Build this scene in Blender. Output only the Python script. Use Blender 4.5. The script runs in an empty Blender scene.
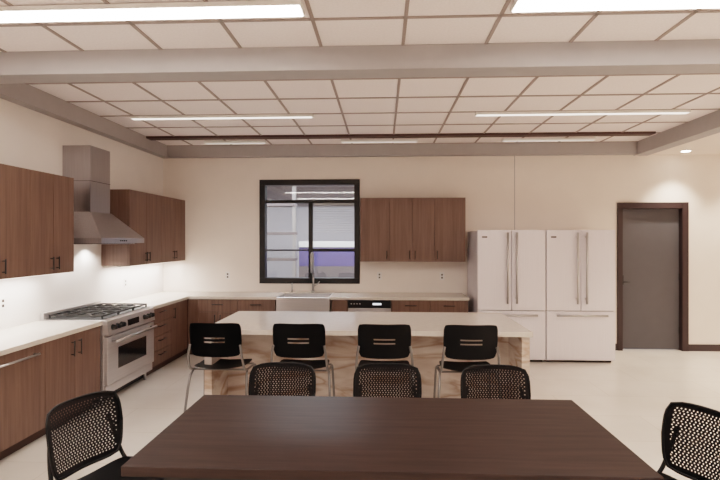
import bpy, bmesh, math
from mathutils import Vector, Matrix

sc = bpy.context.scene
try:
    sc.view_settings.view_transform = 'Filmic'
    sc.view_settings.look = 'Medium High Contrast'
    sc.view_settings.exposure = 1.2
    sc.cycles.diffuse_bounces = 7
except Exception as e:
    print(e)

# ------------------------------------------------------------------ materials
def lin(c):
    c = c/255.0
    return c/12.92 if c <= 0.04045 else ((c+0.055)/1.055)**2.4
def srgb(r, g, b): return (lin(r), lin(g), lin(b), 1.0)

def newmat(name):
    m = bpy.data.materials.new(name); m.use_nodes = True
    nt = m.node_tree
    return m, nt, nt.nodes['Principled BSDF']

def mat(name, col, rough=0.5, metal=0.0, spec=0.5, noise=0.0, nscale=(8, 8, 8), bump=0.0, bscale=None):
    m, nt, p = newmat(name)
    p.inputs['Base Color'].default_value = col
    p.inputs['Roughness'].default_value = rough
    p.inputs['Metallic'].default_value = metal
    p.inputs['Specular IOR Level'].default_value = spec
    tc = nt.nodes.new('ShaderNodeTexCoord')
    mp = nt.nodes.new('ShaderNodeMapping'); mp.inputs['Scale'].default_value = nscale
    nt.links.new(tc.outputs['Object'], mp.inputs['Vector'])
    n = nt.nodes.new('ShaderNodeTexNoise'); n.inputs['Scale'].default_value = 1.0
    n.inputs['Detail'].default_value = 6
    nt.links.new(mp.outputs[0], n.inputs['Vector'])
    r = nt.nodes.new('ShaderNodeValToRGB')
    a = max(noise, 0.01)
    r.color_ramp.elements[0].position = 0.3; r.color_ramp.elements[1].position = 0.7
    r.color_ramp.elements[0].color = (col[0]*(1-a), col[1]*(1-a), col[2]*(1-a), 1)
    r.color_ramp.elements[1].color = (min(1, col[0]*(1+a)), min(1, col[1]*(1+a)), min(1, col[2]*(1+a)), 1)
    nt.links.new(n.outputs['Fac'], r.inputs[0]); nt.links.new(r.outputs[0], p.inputs['Base Color'])
    if bump:
        b = nt.nodes.new('ShaderNodeBump'); b.inputs['Strength'].default_value = bump
        b.inputs['Distance'].default_value = 0.01
        nt.links.new(n.outputs['Fac'], b.inputs['Height']); nt.links.new(b.outputs[0], p.inputs['Normal'])
    return m

def emis(name, col, s):
    m, nt, p = newmat(name)
    p.inputs['Base Color'].default_value = (.8, .8, .8, 1)
    p.inputs['Emission Color'].default_value = col
    p.inputs['Emission Strength'].default_value = s
    return m

M = {}
WARM = (1.0, .90, .81, 1)
M['wall'] = mat('wall_paint', srgb(236, 226, 218), .7, noise=.02, nscale=(3, 3, 3))
M['wall_l'] = mat('wall_paint_left', srgb(238, 232, 228), .7, noise=.02, nscale=(3, 3, 3))
M['tile'] = mat('acoustic_tile', srgb(247, 239, 238), .9, noise=.04, nscale=(60, 60, 60), bump=.1)
M['tbar'] = mat('ceiling_tbar', srgb(156, 142, 137), .6)
M['beam'] = mat('beam_paint', srgb(168, 164, 164), .6, noise=.03)
M['soffit'] = mat('soffit_paint', srgb(236, 224, 216), .8)
M['slot'] = mat('dark_slot', srgb(70, 48, 44), .6)
M['black'] = mat('black_metal', srgb(28, 27, 28), .4, spec=.4)
M['plastic'] = mat('black_plastic', srgb(22, 22, 24), .5, spec=.3)
M['mesh'] = mat('woven_black', srgb(44, 42, 44), .6, spec=.3)
M['chrome'] = mat('satin_chrome', srgb(190, 188, 188), .3, metal=1)
M['leg'] = mat('painted_steel_leg', srgb(130, 126, 124), .4, metal=.7)
M['steel'] = mat('brushed_steel', srgb(208, 204, 204), .32, metal=.75, noise=.05, nscale=(2, 2, 90))
M['hood'] = mat('hood_steel', srgb(172, 168, 170), .28, metal=.9, noise=.06, nscale=(90, 90, 3))
M['fridge'] = mat('pale_steel', srgb(226, 222, 228), .33, metal=.25, noise=.02, nscale=(60, 60, 2))
M['gap'] = mat('shadow_gap', srgb(60, 50, 46), .8)
M['glassdark'] = mat('oven_glass', srgb(26, 24, 26), .08, spec=.8)
M['quartz'] = mat('quartz_top', srgb(212, 203, 194), .22, noise=.04, nscale=(25, 25, 25))
M['kick'] = mat('toe_kick', srgb(70, 50, 42), .6)
M['doorgrey'] = mat('door_grey', srgb(82, 80, 83), .5, noise=.03)
M['frame'] = mat('door_frame_brown', srgb(50, 36, 37), .45)
M['base'] = mat('baseboard_dark', srgb(58, 46, 46), .5)
M['white'] = mat('white_plastic', srgb(235, 232, 228), .4)
M['grate'] = mat('cast_iron', srgb(30, 28, 28), .55)
M['light'] = emis('diffuser', WARM, 13.5)
M['lightmid'] = emis('diffuser_mid', WARM, .9)
M['lightoff'] = emis('diffuser_dim', WARM, .28)
M['display'] = emis('display', (.8, .9, 1, 1), .7)
M['floor_out'] = mat('corridor_floor', srgb(150, 148, 148), .5)
M['wall_out'] = mat('corridor_wall', srgb(180, 176, 180), .8)
M['purple'] = mat('purple_panel', srgb(84, 78, 132), .5, noise=.1)
M['darkceil'] = mat('corridor_ceiling', srgb(110, 100, 100), .8)

def wood(name, c1, c2, scale, rough=.45, spec=.4):
    m, nt, p = newmat(name)
    p.inputs['Roughness'].default_value = rough
    p.inputs['Specular IOR Level'].default_value = spec
    tc = nt.nodes.new('ShaderNodeTexCoord')
    mp = nt.nodes.new('ShaderNodeMapping'); mp.inputs['Scale'].default_value = scale
    nt.links.new(tc.outputs['Object'], mp.inputs['Vector'])
    n = nt.nodes.new('ShaderNodeTexNoise'); n.inputs['Scale'].default_value = 1; n.inputs['Detail'].default_value = 8
    n.inputs['Roughness'].default_value = .65
    nt.links.new(mp.outputs[0], n.inputs['Vector'])
    r = nt.nodes.new('ShaderNodeValToRGB')
    r.color_ramp.elements[0].position = .32; r.color_ramp.elements[0].color = c1
    r.color_ramp.elements[1].position = .68; r.color_ramp.elements[1].color = c2
    nt.links.new(n.outputs['Fac'], r.inputs[0]); nt.links.new(r.outputs[0], p.inputs['Base Color'])
    return m
M['wood'] = wood('walnut_laminate', srgb(96, 74, 64), srgb(121, 96, 84), (35, 35, 1.5))
M['wood_d'] = wood('walnut_carcass', srgb(66, 46, 38), srgb(80, 58, 48), (35, 35, 1.5), .6)
M['table'] = wood('dark_table_wood', srgb(37, 28, 27), srgb(62, 48, 44), (2.0, 28, 28), .42, .22)

# stone: cloudy base with sparse drifting veins
m, nt, p = newmat('veined_stone')
tc = nt.nodes.new('ShaderNodeTexCoord'); mp = nt.nodes.new('ShaderNodeMapping')
mp.inputs['Scale'].default_value = (.9, .9, 2.8); mp.inputs['Rotation'].default_value = (0, .3, 0)
nt.links.new(tc.outputs['Object'], mp.inputs['Vector'])
n = nt.nodes.new('ShaderNodeTexNoise'); n.inputs['Scale'].default_value = 2.2; n.inputs['Detail'].default_value = 8
n.inputs['Distortion'].default_value = .6
nt.links.new(mp.outputs[0], n.inputs['Vector'])
r = nt.nodes.new('ShaderNodeValToRGB'); cr = r.color_ramp
cr.elements[0].position = .3; cr.elements[0].color = srgb(192, 172, 160)
cr.elements[1].position = .7; cr.elements[1].color = srgb(234, 223, 215)
nt.links.new(n.outputs['Fac'], r.inputs[0])
n2 = nt.nodes.new('ShaderNodeTexNoise'); n2.inputs['Scale'].default_value = 1.1; n2.inputs['Detail'].default_value = 5
n2.inputs['Roughness'].default_value = .45; n2.inputs['Distortion'].default_value = .9
nt.links.new(mp.outputs[0], n2.inputs['Vector'])
r2 = nt.nodes.new('ShaderNodeValToRGB'); c2 = r2.color_ramp
c2.elements[0].position = .44; c2.elements[0].color = (1, 1, 1, 1)
c2.elements[1].position = .56; c2.elements[1].color = (1, 1, 1, 1)
e = c2.elements.new(.50); e.color = (.66, .55, .47, 1)
nt.links.new(n2.outputs['Fac'], r2.inputs[0])
mx = nt.nodes.new('ShaderNodeMixRGB'); mx.blend_type = 'MULTIPLY'; mx.inputs[0].default_value = 1
nt.links.new(r.outputs[0], mx.inputs[1]); nt.links.new(r2.outputs[0], mx.inputs[2])
nt.links.new(mx.outputs[0], p.inputs['Base Color'])
p.inputs['Roughness'].default_value = .25
M['stone'] = m

# floor
m, nt, p = newmat('polished_floor')
tc = nt.nodes.new('ShaderNodeTexCoord')
n = nt.nodes.new('ShaderNodeTexNoise'); n.inputs['Scale'].default_value = 1.3; n.inputs['Detail'].default_value = 9
nt.links.new(tc.outputs['Object'], n.inputs['Vector'])
r = nt.nodes.new('ShaderNodeValToRGB')
r.color_ramp.elements[0].position = .3; r.color_ramp.elements[0].color = srgb(220, 212, 203)
r.color_ramp.elements[1].position = .7; r.color_ramp.elements[1].color = srgb(234, 227, 219)
nt.links.new(n.outputs['Fac'], r.inputs[0])
br = nt.nodes.new('ShaderNodeTexBrick'); br.offset = 0.5
br.inputs['Scale'].default_value = 1.0; br.inputs['Mortar Size'].default_value = .004
br.inputs['Brick Width'].default_value = 1.2; br.inputs['Row Height'].default_value = .6
br.inputs['Color1'].default_value = (1, 1, 1, 1); br.inputs['Color2'].default_value = (.97, .97, .97, 1)
br.inputs['Mortar'].default_value = (.86, .84, .82, 1)
nt.links.new(tc.outputs['Object'], br.inputs['Vector'])
mx = nt.nodes.new('ShaderNodeMixRGB'); mx.blend_type = 'MULTIPLY'; mx.inputs[0].default_value = 1
nt.links.new(r.outputs[0], mx.inputs[1]); nt.links.new(br.outputs['Color'], mx.inputs[2])
nt.links.new(mx.outputs[0], p.inputs['Base Color'])
p.inputs['Roughness'].default_value = .26
M['floor'] = m

# window glass
m = bpy.data.materials.new('window_glass'); m.use_nodes = True; nt = m.node_tree; nt.nodes.clear()
o = nt.nodes.new('ShaderNodeOutputMaterial'); t = nt.nodes.new('ShaderNodeBsdfTransparent'); g = nt.nodes.new('ShaderNodeBsdfGlossy')
g.inputs['Roughness'].default_value = .02; t.inputs['Color'].default_value = (.9, .93, .95, 1)
x = nt.nodes.new('ShaderNodeMixShader'); x.inputs[0].default_value = .06
nt.links.new(t.outputs[0], x.inputs[1]); nt.links.new(g.outputs[0], x.inputs[2]); nt.links.new(x.outputs[0], o.inputs[0])
M['glass'] = m

# ------------------------------------------------------------------ builder
class B:
    def __init__(s): s.bm = bmesh.new(); s.mats = []
    def mi(s, k):
        if k not in s.mats: s.mats.append(k)
        return s.mats.index(k)
    def add(s, t, k, smooth=False):
        i = s.mi(k)
        for f in t.faces: f.material_index = i; f.smooth = smooth
        me = bpy.data.meshes.new('tmp'); t.to_mesh(me); t.free()
        s.bm.from_mesh(me); bpy.data.meshes.remove(me)
    def box(s, x0, x1, y0, y1, z0, z1, k, bev=0.0, rot=None):
        t = bmesh.new()
        x0, x1 = min(x0, x1), max(x0, x1); y0, y1 = min(y0, y1), max(y0, y1); z0, z1 = min(z0, z1), max(z0, z1)
        c = Vector(((x0+x1)/2, (y0+y1)/2, (z0+z1)/2))
        mtx = Matrix.Translation(c)
        if rot: mtx = mtx @ rot
        mtx = mtx @ Matrix.Diagonal((x1-x0, y1-y0, z1-z0, 1))
        bmesh.ops.create_cube(t, size=1, matrix=mtx)
        if bev: bmesh.ops.bevel(t, geom=t.edges[:], offset=bev, segments=2, affect='EDGES', profile=.6)
        s.add(t, k)
    def poly(s, pts, faces, k, smooth=False):
        t = bmesh.new(); v = [t.verts.new(p) for p in pts]
        for f in faces: t.faces.new([v[i] for i in f])
        bmesh.ops.recalc_face_normals(t, faces=t.faces[:])
        s.add(t, k, smooth)
    def tube(s, pts, r, k, seg=10, smoothpath=0):
        pts = [Vector(p) for p in pts]
        for _ in range(smoothpath):
            q = [pts[0]]
            for a, b in zip(pts[:-1], pts[1:]):
                q += [a.lerp(b, .25), a.lerp(b, .75)]
            q.append(pts[-1]); pts = q
        t = bmesh.new(); rings = []
        up = None
        for i, pnt in enumerate(pts):
            if i == 0: d = pts[1]-pts[0]
            elif i == len(pts)-1: d = pts[-1]-pts[-2]
            else: d = (pts[i+1]-pts[i]).normalized()+(pts[i]-pts[i-1]).normalized()
            d.normalize()
            if up is None:
                up = Vector((0, 0, 1)) if abs(d.z) < .9 else Vector((1, 0, 0))
            a = (up - d*up.dot(d)).normalized(); up = a
            b = d.cross(a)
            rr = r[i] if isinstance(r, (list, tuple)) else r
            rings.append([t.verts.new(pnt + (a*math.cos(2*math.pi*j/seg)+b*math.sin(2*math.pi*j/seg))*rr) for j in range(seg)])
        for A, C in zip(rings[:-1], rings[1:]):
            for j in range(seg): t.faces.new([A[j], A[(j+1) % seg], C[(j+1) % seg], C[j]])
        t.faces.new(rings[0][::-1]); t.faces.new(rings[-1])
        bmesh.ops.recalc_face_normals(t, faces=t.faces[:])
        s.add(t, k, True)
    def shell(s, fn, nu, nv, th, k, hole=None, smooth=True):
        t = bmesh.new()
        V = [[t.verts.new(fn(-1+2*i/nu, -1+2*j/nv)) for j in range(nv+1)] for i in range(nu+1)]
        for i in range(nu):
            for j in range(nv):
                if hole and hole(i, j): continue
                t.faces.new([V[i][j], V[i+1][j], V[i+1][j+1], V[i][j+1]])
        lo = [v for v in t.verts if not v.link_faces]
        for v in lo: t.verts.remove(v)
        bmesh.ops.solidify(t, geom=t.faces[:], thickness=th)
        bmesh.ops.recalc_face_normals(t, faces=t.faces[:])
        s.add(t, k, smooth)
    def mesh(s, name):
        me = bpy.data.meshes.new(name); s.bm.to_mesh(me); s.bm.free()
        for k in s.mats: me.materials.append(M[k])
        return me
    def done(s, name, loc=(0, 0, 0), rz=0):
        o = bpy.data.objects.new(name, s.mesh(name)); bpy.context.collection.objects.link(o)
        o.location = loc; o.rotation_euler[2] = rz
        return o

def inst(name, me, loc, rz=0):
    o = bpy.data.objects.new(name, me); bpy.context.collection.objects.link(o)
    o.location = loc; o.rotation_euler[2] = rz
    return o

# ------------------------------------------------------------------ room
XL, XR, YB, YF = -3.42, 6.6, 7.65, -3.6
XW = XL+.003     # back plane of things standing against the left wall
YW = YB-.003
ZT, ZS = 3.10, 2.92
b = B(); b.box(XL-.2, XR+.2, YF-.2, YB+.2, -.1, 0, 'floor'); b.done('floor')
b = B(); b.box(XL-.2, XL, YF-.2, YB+.2, 0, 3.3, 'wall_l'); b.done('wall_left')
b = B(); b.box(XR, XR+.2, YF-.2, YB+.2, 0, 3.3, 'wall'); b.done('wall_right')
b = B(); b.box(XL, XR, YF-.2, YF, 0, 3.3, 'wall'); b.done('wall_front')
WX0, WX1, WZ0, WZ1 = -1.90, -.35, .98, 2.58
DX0, DX1, DZ = 3.50, 4.53, 2.21
b = B()
b.box(XL, WX0, YB, YB+.2, 0, 3.3, 'wall'); b.box(WX0, WX1, YB, YB+.2, 0, WZ0, 'wall'); b.box(WX0, WX1, YB, YB+.2, WZ1, 3.3, 'wall')
b.box(WX1, DX0, YB, YB+.2, 0, 3.3, 'wall'); b.box(DX0, DX1, YB, YB+.2, DZ, 3.3, 'wall'); b.box(DX1, XR, YB, YB+.2, 0, 3.3, 'wall')
b.done('wall_back')
b = B(); b.box(1.985, 1.995, YB-.004, YB, 1.8, ZS, 'beam'); b.done('trim_1')

XB = 3.74
b = B()
b.box(XL, XB+.15, YF, YB, ZT, ZT+.08, 'tile')
b.box(XB+.15, XR, YF, YB, ZS, ZS+.08, 'soffit')
x = .15 - .61*5
while x < XB:
    b.box(x-.012, x+.012, YF, YB, ZT-.008, ZT+.001, 'tbar'); x += .61
y = YB-.12
while y > YF:
    b.box(XL, XB, y-.012, y+.012, ZT-.008, ZT+.001, 'tbar'); y -= .61
b.box(XL+.1, XB-.1, 6.84, 6.99, ZT-.03, ZT, 'slot')
b.done('ceiling')
b = B(); b.box(XL, XB+.2, 3.72, 3.93, ZS, ZT, 'beam', .004); b.done('ceiling_beam')
b = B(); b.box(XL, XB, YB-.12, YB, ZS, ZT, 'beam'); b.done('trim_2')
b = B(); b.box(XL, XL+.12, YF, 3.72, ZS, ZT, 'beam'); b.box(XL, XL+.12, 3.93, YB-.12, ZS, ZT, 'beam'); b.done('trim_3')
b = B(); b.box(XB, XB+.2, YF, 3.72, ZS-.012, ZT, 'beam'); b.box(XB, XB+.2, 3.93, YB-.001, ZS-.012, ZT, 'beam'); b.done('trim_4')
b = B(); b.box(3.12, DX0, YB-.015, YB, 0, .1, 'base', .003); b.box(DX1, XR, YB-.015, YB, 0, .1, 'base', .003); b.done('baseboard_back')
b = B(); b.box(XR-.015, XR, YF, YB-.015, 0, .1, 'base', .003); b.done('baseboard_right')

def linlight(x0, x1, y, w=.14, k='light', z=ZT-.008):
    b = B()
    b.box(x0, x1, y-w/2-.012, y+w/2+.012, z-.03, z, 'white', .003)
    b.box(x0+.012, x1-.012, y-w/2, y+w/2, z-.034, z-.029, k)
    return b.done('linear_ceiling_light')
linlight(-2.93, -.49, 3.06); linlight(.79, 3.23, 3.06)
linlight(-2.93, -.80, 5.72, .06, 'lightmid'); linlight(1.05, 3.4, 5.72, .06, 'lightmid')
linlight(-2.6, -1.7, 7.22, .06, 'lightoff'); linlight(-.6, .5, 7.22, .06, 'lightoff'); linlight(1.7, 3.0, 7.22, .06, 'lightoff')
for yy in (.6, -1.6):  # unseen rows behind the camera, added to brighten the room
    linlight(-2.93, -.49, yy); linlight(.79, 3.23, yy)

def lamp(name, kind, loc, energy, col=(1, .92, .84), parent=None, **kw):
    l = bpy.data.lights.new(name, kind); l.energy = energy; l.color = col
    for k_, v_ in kw.items(): setattr(l, k_, v_)
    o = bpy.data.objects.new(name, l); bpy.context.collection.objects.link(o)
    o.location = loc
    if parent: o.parent = parent
    return o
def downlight(x, y, z, e, ang=75):
    b = B()
    n = 24
    t = bmesh.new()
    bmesh.ops.create_cone(t, cap_ends=True, segments=n, radius1=.075, radius2=.075, depth=.012, matrix=Matrix.Translation((0, 0, -.004)))
    b.add(t, 'white')
    t = bmesh.new()
    bmesh.ops.create_cone(t, cap_ends=True, segments=n, radius1=.055, radius2=.055, depth=.004, matrix=Matrix.Translation((0, 0, -.012)))
    b.add(t, 'light')
    o = b.done('recessed_downlight', (x, y, z))
    lamp('downlight_bulb', 'SPOT', (0, 0, -.03), e, (1, .86, .72), o, spot_size=math.radians(ang), spot_blend=.7, shadow_soft_size=.05)
downlight(4.3, 7.30, ZS, 50, 95); downlight(5.4, 7.30, ZS, 50, 95); downlight(4.6, 4.8, ZS, 100, 130); downlight(4.6, 2.4, ZS, 90, 130); downlight(5.6, 1.0, ZS, 90, 130)

# ------------------------------------------------------------------ window and beyond
b = B(); fr = .085
y0, y1 = YB-.02, YB+.14
b.box(WX0, WX1, y0, y1, WZ1-fr, WZ1, 'black', .004); b.box(WX0, WX1, y0, y1, WZ0, WZ0+fr, 'black', .004)
b.box(WX0, WX0+fr, y0, y1, WZ0+fr, WZ1-fr, 'black', .004); b.box(WX1-fr, WX1, y0, y1, WZ0+fr, WZ1-fr, 'black', .004)
b.box(WX0+fr, WX1-fr, YB+.02, YB+.09, 2.22, 2.27, 'black', .003)
b.box(-1.145, -1.08, YB+.02, YB+.09, WZ0+fr, 2.22, 'black', .003)
b.box(-1.08, WX1-fr, YB+.03, YB+.08, 1.47, 1.515, 'black', .003)
b.box(WX0+fr, -1.145, YB+.03, YB+.08, 1.48, 1.505, 'black', .003)
b.box(WX0+fr, WX1-fr, YB+.05, YB+.056, WZ0+fr, WZ1-fr, 'glass')
b.done('window_1')
b = B(); b.box(-5.5, 3, YB+.2, 13, -.1, 0, 'floor_out'); b.done('floor_corridor')
b = B(); b.box(-5.5, 3, 12.4, 12.6, 0, 3.6, 'wall_out'); b.done('wall_corridor')
b = B(); b.box(-5.6, -5.5, YB+.2, 12.6, 0, 3.6, 'wall_out'); b.done('wall_corridor_left')
b = B(); b.box(3, 3.1, YB+.2, 12.6, 0, 3.6, 'wall_out'); b.done('wall_corridor_right')
b = B(); b.box(-5.5, 3, YB+.2, 12.6, 3.5, 3.6, 'darkceil')
for i in range(9): b.box(-5.5, 3, 8.2+i*.5, 8.3+i*.5, 3.38, 3.5, 'darkceil')
b.done('ceiling_corridor')
b = B(); b.box(-4.4, 1.2, 12.1, 12.3, 2.55, 2.95, 'darkceil', .01); b.done('trim_5')
b = B()
b.box(-1.75, .4, 10.4, 10.5, 1.1, 1.5, 'purple', .01)
b.box(-1.75, .4, 10.38, 10.52, 1.5, 1.62, 'white', .005)
b.box(-1.75, .4, 10.4, 10.5, 0, 1.1, 'darkceil')
b.done('partition_panel')
b = B()
for xx in (-2.75, -1.75):
    b.box(xx, xx+.07, 9.6, 9.67, 0, 3.38, 'chrome')
for zz in (1.25, 1.75, 2.3, 2.7): b.box(-2.75, -1.68, 9.45, 9.8, zz, zz+.05, 'darkceil')
b.done('storage_rack')
for yy in (9.97, 8.9):
    b = B(); b.box(-2.9, .1, yy-.07, yy+.08, 3.2, 3.25, 'white'); b.box(-2.88, .08, yy-.05, yy+.06, 3.19, 3.2, 'lightmid')
    for xx in (-2.5, -.3): b.tube([(xx, yy, 3.25), (xx, yy, 3.5)], .008, 'white')
    o = b.done('pendant_strip_light')
    lamp('pendant_fill', 'AREA', (-1.4, yy, 3.18), 62, (.95, .96, 1), o, shape='RECTANGLE', size=2.9, size_y=.1)  # area lamp added under each strip to brighten the corridor
b = B()
for i in range(16): b.box(-1.07, -.44, YB+.11, YB+.135, 1.78+i*.027, 1.784+i*.027, 'wall_out', rot=Matrix.Rotation(.5, 4, 'X'))
b.box(-1.07, -.44, YB+.1, YB+.14, 2.2, 2.225, 'white')
b.done('window_blind')

# door
b = B()
b.box(DX0, DX0+.075, YB-.03, YB+.15, 0, DZ, 'frame', .004); b.box(DX1-.09, DX1, YB-.03, YB+.15, 0, DZ, 'frame', .004)
b.box(DX0+.075, DX1-.09, YB-.03, YB+.15, DZ-.09, DZ, 'frame', .004)
b.box(DX0+.075, DX1-.09, YB+.06, YB+.105, .01, DZ-.09, 'doorgrey', .002)
b.box(DX0+.095, DX0+.115, YB+.035, YB+.06, .98, 1.12, 'black', .002)
b.tube([(DX0+.105, YB+.06, 1.02), (DX0+.105, YB+.02, 1.02), (DX0+.2, YB+.02, 1.02)], .009, 'black')
for zz in (.3, 1.1, 1.9): b.box(DX1-.095, DX1-.088, YB+.04, YB+.065, zz-.05, zz+.05, 'black')
b.done('door_1')

# ------------------------------------------------------------------ cabinetry
def fb(b, face, a0, a1, z0, z1, d0, d1, k, plane, bev=0):
    if face == 'L': b.box(plane+d0, plane+d1, a0, a1, z0, z1, k, bev)
    else: b.box(a0, a1, plane-d1, plane-d0, z0, z1, k, bev)
def handle(b, face, a0, a1, z0, z1, plane, k='black', r=.006, off=.03):
    P = (lambda a, z, d: (plane+d, a, z)) if face == 'L' else (lambda a, z, d: (a, plane-d, z))
    if abs(a1-a0) > abs(z1-z0):
        e = .015
        b.tube([P(a0, z0, off), P(a1, z1, off)], r, k, 8)
        for a in (a0+e, a1-e): b.tube([P(a, z0, 0), P(a, z0, off)], r*.8, k, 8)
    else:
        b.tube([P(a0, z0, off), P(a1, z1, off)], r, k, 8)
        for z in (z0+.015, z1-.015): b.tube([P(a0, z, 0), P(a0, z, off)], r*.8, k, 8)
G = .0025; ZC = .81
PL = XL+.62
PB = YB-.62
b = B()
b.box(XW, PL, 2.4, 4.81, .1, ZC, 'wood_d'); b.box(XW, PL-.06, 2.4, 4.81, 0, .1, 'kick')
for (a0, a1, h) in ((2.4, 2.85, 'r'), (2.85, 3.3, 'l'), (3.3, 4.0, 'bar'), (4.0, 4.4, 'r'), (4.4, 4.81, 'l')):
    fb(b, 'L', a0+G, a1-G, .105, ZC-.005, 0, .02, 'wood', PL, .0015)
    if h == 'bar': handle(b, 'L', a0+.12, a1-.12, ZC-.07, ZC-.07, PL+.02, 'chrome', .009, .04)
    elif h == 'r': handle(b, 'L', a1-.05, a1-.05, ZC-.2, ZC-.06, PL+.02)
    else: handle(b, 'L', a0+.05, a0+.05, ZC-.2, ZC-.06, PL+.02)
b.box(XW, PL+.04, 2.38, 4.81, ZC, ZC+.04, 'quartz', .004)
b.done('base_cabinet')
# corner section on the left wall
b = B()
b.box(XW, PL, 5.86, YW, .1, ZC, 'wood_d'); b.box(XW, PL-.06, 5.86, YW, 0, .1, 'kick')
zs = [.105, .28, .455, .63, ZC-.005]
for i in range(4):
    fb(b, 'L', 5.86+G, 6.46-G, zs[i]+G, zs[i+1]-G, 0, .02, 'wood', PL, .0015)
    handle(b, 'L', 6.07, 6.25, zs[i+1]-.05, zs[i+1]-.05, PL+.02)
fb(b, 'L', 6.46+G, 6.86-G, .105, ZC-.005, 0, .02, 'wood', PL, .0015)
handle(b, 'L', 6.52, 6.52, ZC-.2, ZC-.06, PL+.02)
fb(b, 'L', 6.86, PB-.0, .105, ZC-.005, 0, .012, 'wood', PL)
b.box(XW, PL+.04, 5.86, YW, ZC, ZC+.04, 'quartz', .004)
b.done('base_cabinet')
# run on the back wall
b = B()
SX0, SX1 = -1.50, -.74
for a0, a1 in ((PL+.021, SX0-.02), (SX1+.02, -.49), (.12, 1.19)):
    b.box(a0, a1, PB, YW, .1, ZC, 'wood_d'); b.box(a0, a1, PB+.06, YW, 0, .1, 'kick')
b.box(SX0-.02, SX1+.02, PB, YW, .1, ZC-.24, 'wood_d'); b.box(SX0-.02, SX1+.02, PB+.06, YW, 0, .1, 'kick')
fb(b, 'B', PL+.025, -2.62, .105, ZC-.005, 0, .02, 'wood', PB, .0015)
for a0, a1 in ((-2.62, -2.06), (-2.06, -1.52), (.12, .66), (.66, 1.19)):
    fb(b, 'B', a0+G, a1-G, .63, ZC-.005, 0, .02, 'wood', PB, .0015)
    fb(b, 'B', a0+G, (a0+a1)/2-G, .105, .625, 0, .02, 'wood', PB, .0015)
    fb(b, 'B', (a0+a1)/2+G, a1-G, .105, .625, 0, .02, 'wood', PB, .0015)
    c = (a0+a1)/2
    handle(b, 'B', c-.08, c+.08, .735, .735, PB-.02)
    handle(b, 'B', c-.04, c-.04, .45, .59, PB-.02); handle(b, 'B', c+.04, c+.04, .45, .59, PB-.02)
fb(b, 'B', -.72+G, -.49-G, .105, ZC-.005, 0, .02, 'wood', PB, .0015)
fb(b, 'B', SX0-.02+G, -1.12-G, .105, ZC-.25, 0, .02, 'wood', PB, .0015); fb(b, 'B', -1.12+G, SX1+.02-G, .105, ZC-.25, 0, .02, 'wood', PB, .0015)
b.box(PL+.041, SX0, PB-.04, YW, ZC, ZC+.04, 'quartz', .002)
b.box(SX1, 1.20, PB-.04, YW, ZC, ZC+.04, 'quartz', .004)
b.box(SX0, SX1, YB-.14, YW, ZC, ZC+.04, 'quartz', .002)
b.done('base_cabinet')
# sink
b = B(); zt = ZC+.035; zb = ZC-.2
b.box(SX0+.002, SX1-.002, PB-.06, PB-.03, zb-.02, zt, 'steel', .008)
b.box(SX0+.002, SX1-.002, YB-.16, YB-.142, zb, zt, 'steel'); b.box(SX0+.002, SX0+.018, PB-.03, YB-.16, zb, zt, 'steel'); b.box(SX1-.018, SX1-.002, PB-.03, YB-.16, zb, zt, 'steel')
b.box(SX0+.002, SX1-.002, PB-.03, YB-.142, zb-.02, zb, 'steel')
b.tube([(-1.12, 7.25, zb), (-1.12, 7.25, zb+.006)], .045, 'chrome', 16)
b.done('kitchen_sink')
# faucet
b = B(); fx, fy, z0 = -1.06, YB-.07, ZC+.04
b.tube([(fx, fy, z0), (fx, fy, z0+.03)], .03, 'chrome', 16)
b.tube([(fx, fy, z0+.02), (fx, fy, z0+.28)], .016, 'chrome', 12)
path = [(fx, fy, z0+.28)]
for i in range(13):
    a = math.pi*i/12
    path.append((fx, fy-.1+.1*math.cos(a), z0+.5+.1*math.sin(a)))
path.append((fx, fy-.2, z0+.3))
b.tube(path, .011, 'chrome', 10)
P = [Vector(q) for q in path]; hel = []
tot = sum((P[i+1]-P[i]).length for i in range(len(P)-1)); N = 260; turns = 34
for i in range(N):
    s_ = tot*i/(N-1); acc = 0
    for j in range(len(P)-1):
        l = (P[j+1]-P[j]).length
        if acc+l >= s_ or j == len(P)-2:
            q = P[j].lerp(P[j+1], min(1, (s_-acc)/l)); d = (P[j+1]-P[j]).normalized(); break
        acc += l
    a1 = Vector((1, 0, 0)); a2 = d.cross(a1).normalized(); an = 2*math.pi*turns*i/(N-1)
    hel.append(q+(a1*math.cos(an)+a2*math.sin(an))*.016)
b.tube(hel, .0035, 'chrome', 5)
b.tube([(fx, fy-.2, z0+.32), (fx, fy-.2, z0+.24), (fx, fy-.2, z0+.16)], [.015, .02, .024], 'black', 12)
b.tube([(fx, fy, z0+.26), (fx, fy-.2, z0+.26)], .006, 'chrome', 8)
b.tube([(fx+.015, fy, z0+.1), (fx+.06, fy, z0+.12), (fx+.1, fy, z0+.17)], .007, 'chrome', 8)
b.done('kitchen_faucet')
b = B(); b.tube([(0, 0, 0), (0, 0, .09)], .014, 'chrome', 12); b.tube([(0, 0, .09), (0, 0, .13), (0, -.03, .14), (0, -.08, .13)], .007, 'chrome', 8, 1)
b.done('soap_dispenser', (-1.38, YB-.07, ZC+.04))
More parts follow.
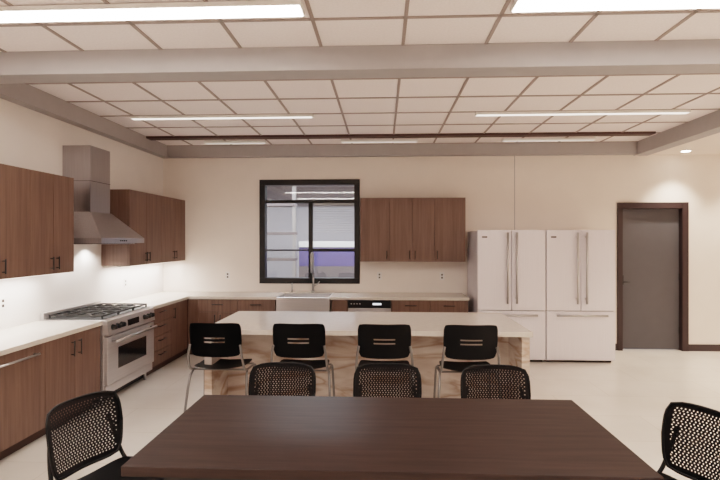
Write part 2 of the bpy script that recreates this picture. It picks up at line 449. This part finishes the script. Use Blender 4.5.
# dishwasher
b = B(); b.box(-.485, .115, PB, YB-.02, .1, ZC-.002, 'steel'); b.box(-.485, .115, PB+.06, YB-.02, 0, .1, 'kick')
b.box(-.483, .113, PB-.022, PB, .105, .69, 'steel', .003); b.box(-.483, .113, PB-.026, PB, .695, ZC-.004, 'plastic', .003)
b.box(-.14, -.02, PB-.028, PB-.025, .74, .765, 'display')
b.tube([(-.40, PB-.06, .65), (.03, PB-.06, .65)], .01, 'chrome', 10)
for xx in (-.38, .01): b.tube([(xx, PB-.06, .65), (xx, PB-.02, .65)], .008, 'chrome', 8)
for i in range(4): b.tube([(-.44+i*.04, PB-.029, .755), (-.44+i*.04, PB-.025, .755)], .008, 'steel', 10)
b.done('dishwasher')

# wall cabinets
UZ0, UZ1 = 1.335, 2.265
def uppers(face, plane, wallp, splits, name, hpat):
    b = B()
    if face == 'L': b.box(wallp, plane, splits[0], splits[-1], UZ0, UZ1, 'wood', .001)
    else: b.box(splits[0], splits[-1], plane, wallp, UZ0, UZ1, 'wood', .001)
    for i in range(len(splits)-1):
        a0, a1 = splits[i], splits[i+1]
        fb(b, face, a0+.001, a1-.001, UZ0+.004, UZ1-.002, 0, .003, 'gap', plane)
        fb(b, face, a0+G, a1-G, UZ0, UZ1, .003, .022, 'wood', plane, .0015)
        a = a1-.04 if hpat[i] == 'r' else a0+.04
        handle(b, face, a, a, UZ0+.04, UZ0+.16, plane+(.022 if face == 'L' else -.022))
    return b.done(name)
uppers('L', XL+.33, XW, [2.6, 3.05, 3.5, 3.86, 4.22, 4.53, 4.84], 'wall_cabinet', 'rlrlrl')
uppers('L', XL+.33, XW, [5.93, 6.37, 6.80, 7.22, YW], 'wall_cabinet', 'rlrl')
uppers('B', YB-.33, YW, [-.33, .10, .43, .75, 1.20], 'wall_cabinet', 'rrll')
def undercab(x0, x1, y0, y1, e):
    b = B(); b.box(x0, x1, y0, y1, UZ0-.018, UZ0-.001, 'white', .002); b.box(x0+.004, x1-.004, y0+.004, y1-.004, UZ0-.021, UZ0-.017, 'lightmid')
    o = b.done('under_cabinet_light')
    l = lamp('strip_bulb', 'AREA', ((x0+x1)/2, (y0+y1)/2, UZ0-.026), e, (1, .95, .90), None, shape='RECTANGLE', size=x1-x0, size_y=y1-y0)
    l.parent = o
undercab(XL+.16, XL+.21, 2.8, 4.75, 8); undercab(XL+.16, XL+.21, 6.0, 7.5, 7)

# hood
b = B(); hy0, hy1 = 4.93, 5.84; cy0, cy1 = 5.19, 5.575; cx = XL+.31; hx = XL+.58; zr = 1.615
b.box(XW, cx, cy0, cy1, 1.93, 2.66, 'hood', .002)
b.box(XW, cx+.002, cy0-.002, cy1+.002, 2.28, 2.284, 'gap')
b.box(XW, hx, hy0, hy1, zr, zr+.055, 'hood', .002)
z1, z2 = zr+.055, 1.95
pts = [(XW, hy0, z1), (hx, hy0, z1), (hx, hy1, z1), (XW, hy1, z1), (XW, cy0-.01, z2), (cx+.01, cy0-.01, z2), (cx+.01, cy1+.01, z2), (XW, cy1+.01, z2)]
b.poly(pts, [(0, 1, 5, 4), (1, 2, 6, 5), (2, 3, 7, 6), (3, 0, 4, 7), (4, 5, 6, 7), (0, 3, 2, 1)], 'hood')
b.box(XL+.05, hx-.06, hy0+.06, hy1-.06, zr-.006, zr, 'gap')
for i in range(3): b.box(XL+.06, hx-.08, hy0+.08+i*.26, hy0+.32+i*.26, zr-.01, zr-.005, 'steel')
for i in range(4): b.tube([(hx, 5.3+i*.04, zr+.028), (hx+.006, 5.3+i*.04, zr+.028)], .008, 'plastic', 10)
for yy in (5.15, 5.6): b.tube([(XL+.12, yy, zr-.016), (XL+.12, yy, zr-.008)], .03, 'lightmid', 14)
o = b.done('range_hood')
for yy in (5.15, 5.6): lamp('hood_bulb', 'SPOT', (XL+.12, yy, zr-.025), 7, (1, .95, .9), o, spot_size=math.radians(140), spot_blend=.6, shadow_soft_size=.03)

# range
b = B(); ry0, ry1 = 4.83, 5.84; rx = XL+.66; ry = (ry0+ry1)/2
b.box(XL+.01, rx, ry0, ry1, .1, .855, 'steel', .003)
b.box(XL+.01, rx-.06, ry0+.01, ry1-.01, .03, .1, 'plastic')
for yy in (ry0+.05, ry1-.05):
    for xx in (XL+.08, rx-.05): b.tube([(xx, yy, 0), (xx, yy, .1)], .018, 'chrome', 10)
b.box(XL+.01, XL+.05, ry0, ry1, .855, .92, 'steel', .003)
b.box(rx, rx+.02, ry0+.004, ry1-.004, .11, .195, 'steel', .004)
b.box(rx, rx+.04, ry0+.004, ry1-.004, .205, .68, 'steel', .006)
b.box(rx+.036, rx+.043, ry0+.2, ry1-.2, .33, .55, 'glassdark', .003)
b.tube([(rx+.095, ry0+.06, .635), (rx+.095, ry1-.06, .635)], .014, 'chrome', 12)
for yy in (ry0+.09, ry1-.09): b.tube([(rx+.04, yy, .635), (rx+.095, yy, .635)], .012, 'chrome', 10)
pts = [(rx, ry0, .70), (rx+.05, ry0, .70), (rx+.035, ry0, .845), (rx, ry0, .862), (rx, ry1, .70), (rx+.05, ry1, .70), (rx+.035, ry1, .845), (rx, ry1, .862)]
b.poly(pts, [(0, 1, 2, 3), (7, 6, 5, 4), (1, 5, 6, 2), (2, 6, 7, 3), (0, 4, 5, 1), (0, 3, 7, 4)], 'steel')
b.box(rx+.036, rx+.049, ry-.12, ry+.12, .735, .80, 'glassdark')
for i in range(6):
    yy = ry0+.09+i*.083 if i < 3 else ry1-.09-(5-i)*.083
    b.tube([(rx+.04, yy, .772), (rx+.055, yy, .772), (rx+.085, yy, .775)], [.03, .027, .022], 'plastic', 14)
b.box(XL+.06, rx-.01, ry0+.015, ry1-.015, .853, .862, 'grate', .002)
for c in range(3):
    g0 = ry0+.03+c*(ry1-ry0-.06)/3; g1 = g0+(ry1-ry0-.06)/3-.01
    zg0, zg1 = .885, .9
    for yy in (g0, g1-.012): b.box(XL+.08, rx-.03, yy, yy+.012, zg0, zg1, 'grate')
    for xx in (XL+.08, XL+.345, rx-.042): b.box(xx, xx+.012, g0, g1, zg0, zg1, 'grate')
    for xx in (XL+.08, rx-.042):
        for yy in (g0, g1-.012): b.box(xx, xx+.012, yy, yy+.012, .86, zg0, 'grate')
    for k_ in range(2):
        bx = XL+.21+k_*.26; by = (g0+g1)/2
        b.tube([(bx, by, .86), (bx, by, .872), (bx, by, .88)], [.05, .045, .03], 'grate', 16)
        b.box(bx-.1, bx+.1, by-.006, by+.006, zg0, zg1, 'grate'); b.box(bx-.006, bx+.006, g0, g1, zg0, zg1, 'grate')
b.done('kitchen_range')

# refrigerators
b = B(); w, h, d = .905, 1.785, .80
b.box(0, w, .05, d, .03, h-.01, 'fridge', .004)
b.box(.02, w-.02, .08, d, 0, .03, 'gap')
b.box(.005, w-.005, .045, .055, .04, h-.015, 'gap')
zsplit = .70; c = w/2
b.box(.002, c-.003, 0, .045, zsplit+.004, h, 'fridge', .006); b.box(c+.003, w-.002, 0, .045, zsplit+.004, h, 'fridge', .006)
b.box(.002, w-.002, 0, .045, .045, zsplit-.004, 'fridge', .006)
for sx in (-1, 1):
    x = c+sx*.06
    b.tube([(x, -.055, .80), (x, -.055, 1.75)], .015, 'chrome', 12)
    for zz in (.87, 1.69): b.tube([(x, 0, zz), (x, -.055, zz)], .010, 'chrome', 10)
b.tube([(.12, -.055, .645), (w-.12, -.055, .645)], .014, 'chrome', 12)
for xx in (.17, w-.17): b.tube([(xx, 0, .645), (xx, -.055, .645)], .010, 'chrome', 10)
b.box(.06, .13, -.002, 0, 1.68, 1.70, 'gap')
me = b.mesh('refrigerator')
inst('refrigerator', me, (1.275, 6.80, 0)); inst('refrigerator', me, (2.19, 6.80, 0))

# ------------------------------------------------------------------ island
IX0, IX1, IY0, IY1, IZ = -1.68, 1.35, 4.56, 5.78, .82
b = B()
b.box(IX0, IX1, IY0, IY1, IZ-.045, IZ, 'quartz', .004)
b.box(IX0+.02, IX0+.09, IY0+.03, IY1-.02, 0, IZ-.045, 'stone', .002)
b.box(IX1-.09, IX1-.02, IY0+.03, IY1-.02, 0, IZ-.045, 'stone', .002)
b.box(IX0+.09, IX1-.09, 5.08, 5.12, 0, IZ-.045, 'stone')
b.box(IX0+.09, IX1-.09, 5.12, IY1-.06, .1, IZ-.045, 'wood_d'); b.box(IX0+.09, IX1-.09, 5.12, IY1-.12, 0, .1, 'kick')
for i in range(5):
    w_ = (IX1-IX0-.18)/5; a0 = IX0+.09+i*w_
    b.box(a0+G, a0+w_-G, IY1-.06, IY1-.04, .105, IZ-.05, 'wood', .0015)
    b.tube([(a0+w_/2-.08, IY1-.01, .7), (a0+w_/2+.08, IY1-.01, .7)], .006, 'black', 8)
    for dx in (-.065, .065): b.tube([(a0+w_/2+dx, IY1-.04, .7), (a0+w_/2+dx, IY1-.01, .7)], .005, 'black', 6)
b.done('kitchen_island')

# ------------------------------------------------------------------ chairs (back at +Y, sitter faces -Y)
def rr(u, v, w, h, k=.10, n=6):
    return u*w*(1-k*abs(v)**n), v*h*(1-k*abs(u)**n)
def chair_mesh():
    b = B()
    def back(u, v):
        x, z = rr(u, v, .215, .172, .10, 5)
        w_ = 1.0 if v > 0 else 1.0-.08*(-v)
        x *= w_
        z += .658
        y = .235 + (z-.5)*.16 - .055*(x/.215)**2
        return (x, y, z)
    b.shell(back, 70, 54, .007, 'mesh', lambda i, j: (3 < i < 66 and 3 < j < 50 and j % 2 == 1 and (i+(j//2 % 2)*1) % 3 == 0), smooth=False)
    edge = []
    for i in range(49):
        a = 2*math.pi*i/48
        u, v = math.cos(a), math.sin(a); m_ = max(abs(u), abs(v)); edge.append(back(u/m_, v/m_))
    b.tube(edge, .007, 'plastic', 8)
    def seat(u, v):
        x, y = rr(u, v, .23, .22, .12, 5)
        return (x, y-.02, .455 - .012*(1-u*u) - (.02 if v < -.9 else 0) + .012*max(0, v))
    b.shell(seat, 20, 20, .03, 'plastic')
    for sx in (-1, 1):
        b.tube([(sx*.25, -.25, .008), (sx*.235, -.2, .40), (sx*.225, -.17, .425), (sx*.215, .12, .425), (sx*.21, .19, .46), (sx*.195, .23, .58), (sx*.17, .258, .70)], .0105, 'plastic', 8, 2)
        b.tube([(sx*.26, .27, .008), (sx*.235, .17, .40), (sx*.218, .10, .428)], .0105, 'plastic', 8, 1)
        for yy in (-.25, .27):
            xx = .25 if yy < 0 else .26
            b.tube([(sx*xx, yy, 0), (sx*xx, yy, .015)], .014, 'plastic', 10)
    b.tube([(-.225, -.15, .42), (.225, -.15, .42)], .009, 'plastic', 8); b.tube([(-.218, .1, .42), (.218, .1, .42)], .009, 'plastic', 8)
    return b.mesh('dining_chair')
cm = chair_mesh()
inst('dining_chair', cm, (-.655, 3.02, 0)); inst('dining_chair', cm, (.03, 3.03, 0)); inst('dining_chair', cm, (.72, 3.02, 0))
inst('dining_chair', cm, (-1.31, 2.43, 0), math.radians(72)); inst('dining_chair', cm, (1.32, 2.37, 0), math.radians(-70))

def islandchair_mesh():
    b = B()
    def back(u, v):
        x, z = rr(u, v, .235, .155, .07, 6)
        if v < 0: x *= 1-.06*v*v
        z += .765
        y = .235 + (z-.5)*.14 - .05*(x/.225)**2
        return (x, y, z)
    def hole(i, j): return 12 <= i <= 27 and j in (11, 14)
    b.shell(back, 40, 26, .012, 'plastic', hole)
    def seat(u, v):
        x, y = rr(u, v, .235, .22, .12, 5)
        return (x, y-.02, .495 - .014*(1-u*u) - (.02 if v < -.9 else 0) + .015*max(0, v))
    b.shell(seat, 20, 20, .045, 'plastic')
    for sx in (-1, 1):
        b.tube([(sx*.27, -.25, .008), (sx*.255, -.22, .40), (sx*.25, -.18, .455), (sx*.25, .10, .462), (sx*.25, .20, .50), (sx*.24, .245, .64), (sx*.225, .235, .72)], .0115, 'leg', 10, 2)
        b.tube([(sx*.285, .24, .008), (sx*.262, .16, .41), (sx*.25, .09, .462)], .0115, 'leg', 10, 1)
        for yy, xx in ((-.25, .27), (.24, .285)): b.tube([(sx*xx, yy, 0), (sx*xx, yy, .018)], .015, 'plastic', 10)
    for yy in (-.15, .08): b.tube([(-.25, yy, .46), (.25, yy, .46)], .009, 'leg', 8)
    return b.mesh('stacking_chair')
im = islandchair_mesh()
for u_x in (-1.49, -.74, .015, .765):
    inst('stacking_chair', im, (u_x, 4.62, 0), math.pi)

# dining table
b = B(); TX0, TX1, TY0, TY1 = -1.04, 1.065, 1.94, 2.87
b.box(TX0, TX1, TY0, TY1, .71, .75, 'table', .004)
b.box(TX0+.12, TX1-.12, TY0+.12, TY0+.15, .64, .71, 'black'); b.box(TX0+.12, TX1-.12, TY1-.15, TY1-.12, .64, .71, 'black')
for xx in (TX0+.15, TX1-.21):
    b.box(xx, xx+.06, TY0+.15, TY1-.15, .65, .71, 'black')
    for yy in (TY0+.14, TY1-.2): b.box(xx, xx+.06, yy, yy+.06, 0, .65, 'black', .003)
b.done('dining_table')

# outlets
def outlet(face, a, z):
    b = B()
    if face == 'L': b.box(XL, XL+.006, a-.035, a+.035, z-.057, z+.057, 'white', .002); b.box(XL+.005, XL+.008, a-.012, a+.012, z+.01, z+.035, 'gap'); b.box(XL+.005, XL+.008, a-.012, a+.012, z-.035, z-.01, 'gap')
    else: b.box(a-.035, a+.035, YB-.006, YB, z-.057, z+.057, 'white', .002); b.box(a-.012, a+.012, YB-.008, YB-.005, z+.01, z+.035, 'gap'); b.box(a-.012, a+.012, YB-.008, YB-.005, z-.035, z-.01, 'gap')
    b.done('electrical_outlet')
outlet('L', 4.35, 1.08); outlet('L', 6.5, 1.08); outlet('B', -.05, 1.1); outlet('B', .9, 1.1); outlet('B', -2.4, 1.1)

# world + camera
w = bpy.data.worlds.new('World'); sc.world = w; w.use_nodes = True
w.node_tree.nodes['Background'].inputs[0].default_value = (.8, .85, 1, 1); w.node_tree.nodes['Background'].inputs[1].default_value = .3
cam = bpy.data.cameras.new('camera'); co = bpy.data.objects.new('camera', cam); bpy.context.collection.objects.link(co)
cam.lens = 25; cam.sensor_width = 36; cam.clip_start = .05
co.location = (0, 0, 1.65); co.rotation_euler = (math.radians(90), 0, math.radians(2.6))
sc.camera = co
